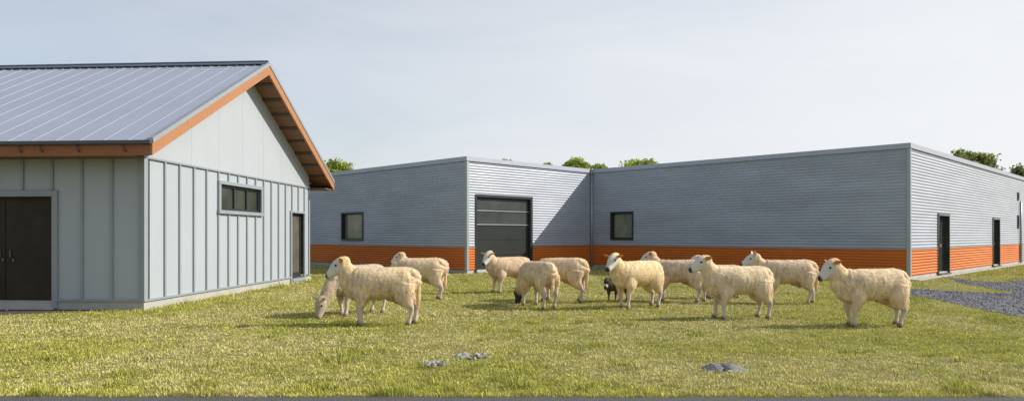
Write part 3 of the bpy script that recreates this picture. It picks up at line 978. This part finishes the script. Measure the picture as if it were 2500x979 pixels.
def make_litter():
    r_ = np.random.default_rng(8)
    n = 900
    Y = 6.3*(16/6.3)**r_.random(n); X = (r_.random(n)*2-1)*.76*Y
    s = r_.uniform(.004, .011, n)
    th = r_.random(n)*6.28
    a = np.stack([np.cos(th)*s, np.sin(th)*s, r_.normal(0,.3,n)*s], 1); b = np.stack([-np.sin(th)*s*.6, np.cos(th)*s*.6, r_.uniform(.2,.9,n)*s], 1)
    P = np.stack([X, Y, r_.uniform(.02,.05,n)], 1)
    v = np.stack([P-a, P-b, P+a, P+b], 1).reshape(-1,3)
    o = np_mesh('petal_litter', v, np.arange(4*n).reshape(n,4), M['litter'])
    tag(o, 'small pale petals and bits scattered over the lawn', 'litter', kind='stuff')
make_litter()

# yellow flowers, each its own plant
def flower_mesh():
    st = MB(); st.tube([(0,0,0),(.004,.002,.03),(.0,.0,.055)], [.003,.003,.0025], 5)
    hd = MB()
    for ring, (rr, zz, nn) in enumerate(((.024,.056,11), (.016,.064,9), (.009,.069,6))):
        for k in range(nn):
            th = 2*math.pi*(k+.5*ring)/nn; w_ = .2
            c, s = math.cos(th), math.sin(th); c1, s1 = math.cos(th+w_), math.sin(th+w_); c0, s0 = math.cos(th-w_), math.sin(th-w_)
            hd.add([(0,0,.058+.002*ring), (c0*rr*.7, s0*rr*.7, zz), (c*rr, s*rr, zz+.002), (c1*rr*.7, s1*rr*.7, zz)], [(0,1,2,3)])
    return st, hd
fpx = [(1587,848),(1647,862),(1630,917),(1652,923),(1736,931),(1892,853),(1910,851),(1918,892),(2121,860),(1780,906),(2342,820),(2369,822),(2452,815),(2440,830),
       (2120,862),(2185,904),(2190,906),(2393,901),(2398,899),(2434,903),(2356,909),(2240,885),(2330,872),(2260,868)]
proto = None
for i, (px, py) in enumerate(fpx):
    X, Y = ground(px, py+2, .05)
    if proto is None:
        proto = empty('yellow_flower'); st, hd = flower_mesh()
        st.build('stem', M['stem'], proto, recalc=False); hd.build('petals', M['petal'], proto, recalc=False)
        o = proto
    else:
        o = proto.copy(); COL.objects.link(o)
        for ch in list(proto.children):
            c = ch.copy(); COL.objects.link(c); c.parent = o
    o.location = (X, Y, 0); o.rotation_euler = (random.uniform(-.3,.3), random.uniform(-.3,.3), random.uniform(0,6))
    s_ = random.uniform(.8, 1.25); o.scale = (s_, s_, s_)
    tag(o, 'small yellow flower blooming low in the lawn', 'flower', 'yellow flowers in the lawn')

# ------------------------------------------------------------------ sheep
def catmull(pts, n):
    pts = np.asarray(pts, float)
    P = np.vstack([2*pts[0]-pts[1], pts, 2*pts[-1]-pts[-2]])
    out = []
    for i in range(1, len(P)-2):
        p0, p1, p2, p3 = P[i-1:i+3]
        for t in np.linspace(0, 1, n, endpoint=False):
            out.append(.5*((2*p1)+(p2-p0)*t+(2*p0-5*p1+4*p2-p3)*t*t+(3*p1-p0-3*p2+p3)*t**3))
    out.append(P[-2])
    return np.array(out)

class Body:
    def __init__(s): s.v, s.f, s.c = [], [], []
    def loft(s, rows, side=(0,1,0), sub=4, nseg=18, cap=(1,1), rs=1.0):
        """rows: (x,y,z, r_side, r_up, R,G,B, wool)"""
        rows = catmull(rows, sub); rows[:,3:5] *= rs
        rows[:,3:5] = np.maximum(rows[:,3:5], .004); rows[:,5:] = np.clip(rows[:,5:], 0, 1)
        ctr = rows[:, :3]; m = len(rows)
        # rounded caps
        def capr(i, sgn, r):
            t = ctr[i]-ctr[i-sgn] if sgn > 0 else ctr[0]-ctr[1]
            t = t/ (np.linalg.norm(t)+1e-9)
            res = []
            for a in (30, 58, 78):
                q = rows[i].copy(); rr = min(q[3], q[4])*r
                q[:3] = ctr[i] + t*rr*math.sin(R(a)); q[3:5] = q[3:5]*math.cos(R(a)); res.append(q)
            return res
        start = capr(0, -1, cap[0])[::-1] if cap[0] else []
        end = capr(m-1, 1, cap[1]) if cap[1] else []
        rows = np.array(start + list(rows) + end); ctr = rows[:, :3]; m = len(rows)
        side = np.array(side, float)
        base = len(s.v)
        for i in range(m):
            t = ctr[min(i+1, m-1)] - ctr[max(i-1, 0)]; t = t/(np.linalg.norm(t)+1e-9)
            sd = side - t*np.dot(side, t); sd /= np.linalg.norm(sd)+1e-9
            up = np.cross(t, sd)
            for k in range(nseg):
                th = 2*math.pi*k/nseg
                s.v.append(ctr[i] + sd*math.cos(th)*rows[i,3] + up*math.sin(th)*rows[i,4])
                s.c.append(rows[i,5:9])
        for i in range(m-1):
            for k in range(nseg):
                s.f.append((base+i*nseg+k, base+i*nseg+(k+1) % nseg, base+(i+1)*nseg+(k+1) % nseg, base+(i+1)*nseg+k))
        s.f.append(tuple(base+k for k in range(nseg))[::-1]); s.f.append(tuple(base+(m-1)*nseg+k for k in range(nseg)))

WOOL = (.50,.395,.245,1); WOOLN = (.53,.40,.225,1); FACE = (.64,.605,.55,0); NOSE = (.05,.04,.038,0)
LEGC = (.58,.48,.415,0); LEGD = (.36,.28,.22,0); HOOF = (.16,.12,.095,0); EAR_BACKLIT = (.62,.27,.055,0); EARP = (.62,.52,.40,0)  # orange ear tone stands for sunlight glowing through, put into the colour
BELLY = (.36,.26,.155,1)

def make_sheep(center, yaw, scale, label, neck='up', head_yaw=0., head_pitch=35., poll=None, feet=((0,0),(0,0),(0,0),(0,0)), face=FACE, nose=NOSE,
               wool=None, tail=True, ear=EAR_BACKLIT, sheath=True, seed=0, blaze=None, ear_up=0.1, ear_back=.5, lamb=False, stock=1.0, legc=LEGC):
    r_ = np.random.default_rng(100+seed)
    W = np.array(wool if wool is not None else WOOL[:3])*np.array([1.30,1.32,1.42])
    tw = lambda c: tuple(np.array(c[:3])*W/np.array(WOOL[:3])) + (c[3],)
    wo, won, bel = tw(WOOL), tw(WOOLN), tw(BELLY)
    fc = (*face[:3], 0)
    b = Body()
    k = stock
    b.loft([(-.49,0,.765,.085,.095,*wo),(-.465,0,.735,.145*k,.172,*wo),(-.37,0,.710,.205*k,.228,*wo),(-.2,0,.695,.232*k,.240,*wo),(0,0,.680,.252*k,.252,*wo),
            (.2,0,.672,.250*k,.256,*wo),(.36,0,.675,.222*k,.250,*wo),(.5,0,.68,.180*k,.220,*wo),(.60,0,.692,.132,.155,*wo)], nseg=26)
    # hip and shoulder masses, spine ridge at the rump
    b.loft([(-.30,0,.86,.13,.06,*wo),(-.40,0,.86,.12,.065,*wo),(-.47,0,.81,.09,.07,*wo)], nseg=14)
    if sheath:
        b.loft([(-.05,0,.455,.09,.06,*bel),(-.14,0,.415,.06,.05,*bel),(-.20,0,.370,.03,.035,*bel)], nseg=12)
    if poll is None:
        poll = {'up': (.665,0,1.0), 'high': (.655,0,1.035), 'level': (.72,0,.90), 'graze': (.83,0,.33), 'low': (.86,0,.62)}[neck]
    poll = np.array(poll, float)
    sh = np.array([.44,0,.70])
    mid = sh*.5 + poll*.5 + np.array([.025,0,-.045 if neck in ('up','high','level') else .02])
    hr, hp = R(head_yaw), R(head_pitch)
    hd = np.array([math.cos(hp)*math.cos(hr), math.cos(hp)*math.sin(hr), -math.sin(hp)])
    hs_ = np.array([-math.sin(hr), math.cos(hr), 0])
    hu = np.cross(hd, hs_); hu = hu if hu[2] > 0 or neck == 'graze' else -hu
    if neck == 'graze' and hu[0] < 0: hu = -hu
    nb = poll + hd*.03 - hu*.035
    b.loft([(*(sh+[-.06,0,0]),.21,.225,*wo),(*(sh*.75+poll*.25+[.02,0,-.02]),.165,.20,*wo),(*mid,.128,.175 if neck != 'graze' else .15,*won),(*nb,.095,.118,*won)], nseg=20)
    # brisket
    b.loft([(.40,0,.52,.14,.13,*wo),(.52,0,.55,.115,.13,*wo),(.58,0,.66,.10,.11,*wo)], nseg=14)
    # head
    HZ = 1.12
    def hp_(a, u=0, w_=0): return tuple(poll + (hd*a + hu*u + hs_*w_)*HZ)
    top = fc if blaze is None else (*blaze[:3], 0)
    mixc = tuple(.5*np.array(fc[:3])+.5*np.array(won[:3])) + (.4,)
    b.loft([(*hp_(-.02,.0),.080,.084,*won),(*hp_(.03,.004),.086,.100,*mixc),(*hp_(.085,-.006),.082,.106,*fc),(*hp_(.14,-.016),.072,.098,*fc),
            (*hp_(.195,-.024),.060,.078,*top),(*hp_(.24,-.028),.055,.062,*fc),(*hp_(.276,-.028),.051,.053,*fc),(*hp_(.293,-.024),.046,.045,*nose[:3],0),(*hp_(.300,-.022),.038,.036,*nose[:3],0)], side=hs_, nseg=18, cap=(1,.6), rs=HZ)
    # brow ridges
    for sg in (1, -1):
        b.loft([(*hp_(.085,.05,sg*.05),.022,.022,*fc),(*hp_(.125,.035,sg*.056),.020,.020,*fc)], nseg=8)
    # ears
    for sg in (1, -1):
        ea = hs_*sg; eb = -hd*ear_back + hu*(ear_up+.12)
        e0 = poll + hd*.030 + hu*.045 + ea*.078
        dirn = ea + eb; dirn /= np.linalg.norm(dirn)
        pts = []
        for t_, w1 in ((0,.024),(.042,.044),(.090,.050),(.135,.034),(.168,.010)):
            cc = EARP if t_ < .02 else ear
            p = e0 + dirn*t_ + np.array([0,0,-.10*t_])
            pts.append((*p, w1, .0105, *cc[:3], 0))
        b.loft(pts, side=hd*.3+hu, nseg=10, cap=(0,0))
    # legs: order front near(+y), front far, rear near, rear far
    for i, (fx, sg) in enumerate(((1,1),(1,-1),(-1,1),(-1,-1))):
        ox, oy = feet[i]
        lg = tuple(legc[:3])+(0,)
        lgd = tuple(np.array(legc[:3])*.8) + (0,)
        mixl = tuple(.5*np.array(legc[:3]) + .5*np.array(wo[:3])) + (.6,)
        if fx > 0:
            b.loft([(.33,sg*.13,.60,.090,.15,*wo),(.355+ox*.1,sg*.155,.47,.082,.125,*wo),(.37+ox*.3,sg*.15+oy*.3,.375,.062,.084,*wo),(.39+ox*.5,sg*.142+oy*.5,.30,.047,.056,*mixl),(.395+ox*.6,sg*.14+oy*.6,.245,.039,.043,*lg),
                    (.388+ox*.7,sg*.135+oy*.75,.19,.031,.033,*lg),(.385+ox*.9,sg*.132+oy*.9,.11,.027,.029,*lg),(.388+ox,sg*.132+oy,.068,.036,.040,*lgd),(.405+ox,sg*.132+oy,.035,.036,.044,*HOOF),(.415+ox,sg*.132+oy,.010,.040,.052,*HOOF)], nseg=14, cap=(0,0))
        else:
            b.loft([(-.32,sg*.12,.66,.115,.19,*wo),(-.315+ox*.1,sg*.15,.53,.105,.175,*wo),(-.345+ox*.25,sg*.155+oy*.3,.42,.082,.130,*wo),(-.405+ox*.45,sg*.145+oy*.5,.335,.050,.074,*mixl),(-.44+ox*.6,sg*.14+oy*.6,.275,.036,.049,*lgd),
                    (-.432+ox*.75,sg*.137+oy*.8,.20,.029,.033,*lg),(-.41+ox*.95,sg*.135+oy*.9,.11,.027,.030,*lg),(-.40+ox,sg*.135+oy,.068,.036,.040,*lgd),(-.387+ox,sg*.135+oy,.035,.036,.044,*HOOF),(-.375+ox,sg*.135+oy,.010,.040,.052,*HOOF)], nseg=14, cap=(0,0))
    if tail:
        b.loft([(-.44,0,.885,.035,.03,*wo),(-.515,0,.84,.032,.030,*wo),(-.545,.0,.70,.030,.030,*wo),(-.545,.01,.52,.032,.030,*won),(-.535,.01,.38,.036,.033,*won),(-.53,.01,.27,.022,.020,*won)], nseg=10)
    # union into one continuous surface
    me = bpy.data.meshes.new('tmp'); me.from_pydata([tuple(v) for v in b.v], [], b.f)
    tmp = bpy.data.objects.new('tmp', me); COL.objects.link(tmp)
    bm = bmesh.new(); bm.from_mesh(me); bmesh.ops.recalc_face_normals(bm, faces=bm.faces); bm.to_mesh(me); bm.free()
    md = tmp.modifiers.new('r', 'REMESH'); md.mode = 'VOXEL'; md.voxel_size = .0105; md.use_smooth_shade = True
    sm = tmp.modifiers.new('s', 'SMOOTH'); sm.factor = .5; sm.iterations = 5
    dg = bpy.context.evaluated_depsgraph_get()
    ev = tmp.evaluated_get(dg)
    body = bpy.data.meshes.new_from_object(ev)
    bpy.data.objects.remove(tmp); bpy.data.meshes.remove(me)
    nv = len(body.vertices)
    co = np.zeros(nv*3, np.float32); body.vertices.foreach_get('co', co); co = co.reshape(-1,3).astype(float)
    no = np.zeros(nv*3, np.float32); body.vertices.foreach_get('normal', no); no = no.reshape(-1,3).astype(float)
    kd = kdtree.KDTree(len(b.v))
    for i, v in enumerate(b.v): kd.insert(v, i)
    kd.balance()
    bc = np.array(b.c)
    near = np.array([kd.find(c)[1] for c in co])
    col = bc[near]
    # blend colours over neighbours
    ed = np.zeros(len(body.edges)*2, np.int32); body.edges.foreach_get('vertices', ed); ed = ed.reshape(-1,2)
    for _ in range(4):
        acc = col.copy(); cnt = np.ones(nv)
        np.add.at(acc, ed[:,0], col[ed[:,1]]); np.add.at(acc, ed[:,1], col[ed[:,0]])
        np.add.at(cnt, ed[:,0], 1); np.add.at(cnt, ed[:,1], 1)
        col = acc/cnt[:,None]
    wl_ = np.clip((col[:,3]-.35)/.4, 0, 1)
    off = np.array([seed*3.7, 0, 0])
    rip = (fbm((co+off)*np.array([1.3,1.0,.42]), 20, seed, 3)-.5)
    lump = (fbm(co+off, 5, seed+3, 2)-.5)
    co = co + no*((rip*.010 + lump*.014)*wl_)[:,None]
    body.vertices.foreach_set('co', co.astype(np.float32).ravel())
    colr = col[:, :3]*(1 + (rip*.45 + lump*.22)*wl_)[:,None]
    colr = np.clip(colr, 0, 1); under = np.clip(colr*(1+.02*wl_[:,None]), 0, .9)
    at = body.color_attributes.new('tint', 'FLOAT_COLOR', 'POINT')
    at.data.foreach_set('color', np.c_[under, np.ones(nv)].astype(np.float32).ravel())
    body.polygons.foreach_set('use_smooth', np.ones(len(body.polygons), bool))
    body.materials.clear(); body.materials.append(M['hide'])
    body.update()
    body.name = 'sheep'
    o = bpy.data.objects.new('lamb' if lamb else 'sheep', body); COL.objects.link(o)
    o.location = (center[0], center[1], 0); o.rotation_euler = (0, 0, R(yaw)); o.scale = (scale,)*3
    tag(o, label, 'lamb' if lamb else 'sheep', 'sheep grazing on the lawn')
    # fleece
    body.vertices.foreach_get('normal', nn := np.zeros(nv*3, np.float32)); no = nn.reshape(-1,3).astype(float)
    nfl = 30000
    cand = np.where(wl_ > .5)[0]
    pick = r_.choice(cand, nfl)
    p = co[pick] + r_.normal(0, .005, (nfl,3)); n_ = no[pick]
    flow = np.array([-.55,0,-.6]) + r_.normal(0, .16, (nfl,3))
    clump = vnoise(p+off, 24, seed+50)-.5
    flow[:,1] += clump*.7; flow[:,0] += (vnoise(p+off, 22, seed+60)-.5)*.7
    flow -= n_*np.sum(flow*n_, 1)[:,None]; flow /= np.linalg.norm(flow, axis=1)[:,None]+1e-6
    d = flow + n_*r_.uniform(.02, .17, (nfl,1)); d /= np.linalg.norm(d, axis=1)[:,None]
    Ln = r_.uniform(.018, .042, (nfl,1)); wd = r_.uniform(.0022, .0052, (nfl,1))
    sdv = np.cross(n_, d); sdv /= np.linalg.norm(sdv, axis=1)[:,None]+1e-6
    p = p - n_*.004
    v = np.stack([p + sdv*wd, p - sdv*wd, p + d*Ln], 1).reshape(-1,3)
    cl = np.array([1.40,1.34,1.27])*colr[pick]*(r_.uniform(.70, 1.24, (nfl,1)) + .85*(vnoise((p+off)*np.array([1.2,1,.38]), 26, seed+70)-.5)[:,None])
    nr = np.repeat(n_, 3, 0)
    nr[2::3] += d*.35; nr /= np.linalg.norm(nr, axis=1)[:,None]
    c3 = np.repeat(cl, 3, 0); c3[2::3] *= 1.1
    np_mesh('fleece', v, np.arange(3*nfl).reshape(-1,3), M['wool'], np.clip(c3,0,1), True, nr, parent=o)
    # eyes
    for sg in (1, -1):
        c = poll + (hd*.105 + hu*.030 + hs_*sg*.077)*HZ
        bm = bmesh.new(); bmesh.ops.create_uvsphere(bm, u_segments=10, v_segments=8, radius=.019)
        for v_ in bm.verts: v_.co = Vector(c) + v_.co
        em = bpy.data.meshes.new('eye'); bm.to_mesh(em); bm.free(); em.materials.append(M['eye'])
        for pl in em.polygons: pl.use_smooth = True
        e_ = bpy.data.objects.new('eye', em); COL.objects.link(e_); e_.parent = o
    return o

def at_px(px, py):
    return ground(px, py)

DARK = (.035,.033,.035,0)
S = make_sheep
S(at_px(940,793), 181, 1.0, 'tan sheep looking left with an ear tinted backlit orange, nearest the house, before a grazing one', 'up', 8, 34, seed=1, feet=((-.02,0),(.03,0),(.0,0),(-.07,0)))
S((-2.75,12.78), 228, .97, 'greyish sheep grazing with head down, half hidden behind the front left sheep', 'graze', 0, 66, seed=2, face=(.42,.36,.28,0), nose=(.2,.16,.13), wool=(.37,.315,.24), feet=((.04,0),(-.05,0),(0,0),(.05,0)), ear=EARP, sheath=False, ear_up=.5)
S(at_px(1030,731), 173, 1.0, 'tan sheep rump-right behind the front left sheep, its head hidden', 'graze', -10, 70, seed=3, feet=((0,0),(0,0),(-.05,0),(.06,0)))
S((-2.10,17.25), 181, .93, 'sheep showing only its head top, rearmost of the cluster nearest the house', 'up', 0, 30, seed=4, wool=(.45,.38,.29))
S(at_px(1248,714), 207, .96, 'sheep standing before the garage door, white face turned to the viewer', 'up', 22, 42, poll=(.65,.05,1.0), seed=5, ear_back=.1, wool=(.47,.36,.24), feet=((0,0),(.06,0),(0,0),(.03,0)), ear_up=.15, ear=EARP)
S((.545,14.0), 118, .985, 'black-faced sheep grazing with its rump to the viewer', 'graze', 8, 70, seed=6, face=DARK, nose=(.02,.02,.02), ear=FACE, feet=((.03,0),(-.04,0),(0,0),(.04,0)), ear_up=.3)
S(at_px(1374,736), 155, 1.02, 'tan sheep grazing just beyond the black-faced sheep, seen from its hind side', 'graze', 0, 66, seed=7, feet=((0,0),(0,0),(-.06,0),(.07,0)), poll=(.82,0,.42))
S(at_px(1562,751), 211, 1.0, 'woolly sheep with white face and dark nose in front of the dark lamb', 'up', 14, 36, poll=(.66,.04,1.0), seed=8, ear_back=.15, wool=(.55,.42,.245), feet=((.02,0),(-.03,0),(.03,0),(-.04,0)), ear_up=.25, sheath=False)
S(at_px(1508,736), 232, .60, 'small dark lamb with a white blaze peeking out behind the woolly sheep', 'level', 10, 52, poll=(.76,0,.80), seed=9, wool=(.06,.05,.045), face=(.05,.045,.042), blaze=(.75,.72,.68), nose=(.02,.02,.02), ear=(.06,.05,.05), lamb=True, sheath=False, legc=(.09,.075,.07))
S(at_px(1664,736), 157, .975, 'sheep with raised white head at the middle of the orange band, dark-eared, facing left', 'up', 12, 28, seed=10, wool=(.46,.365,.25), poll=(.67,0,1.01), feet=((0,0),(.05,0),(.04,0),(-.07,0)), ear=(.42,.26,.12))
S(at_px(1811,778), 187, .975, 'shaggy sheep in profile with brown ear, between the woolly and the far right sheep', 'high', 4, 25, seed=11, wool=(.52,.42,.275), poll=(.67,.0,1.03), feet=((.0,0),(.05,0),(-.03,0),(.03,0)), sheath=False)
S((4.82,16.05), 180, .82, 'sheep almost wholly hidden behind the shaggy profile sheep, only its back showing', 'high', 0, 25, seed=12, poll=(.68,0,1.10), wool=(.47,.38,.27))
S(at_px(1928,741), 171, .99, 'sheep with upright pale ear in front of the orange band, right of the shaggy sheep', 'level', 2, 22, poll=(.70,.02,.97), seed=13, wool=(.48,.38,.255), feet=((.0,0),(.06,0),(.06,0),(-.10,0)), ear_up=1.1, ear=EARP)
S(at_px(2135,797), 184, .98, 'tan sheep with ear tinted backlit orange standing alone by the gravel path, farthest right', 'up', 4, 38, seed=14, wool=(.52,.41,.265), poll=(.68,0,1.0), feet=((.02,0),(-.04,0),(.05,0),(-.05,0)))
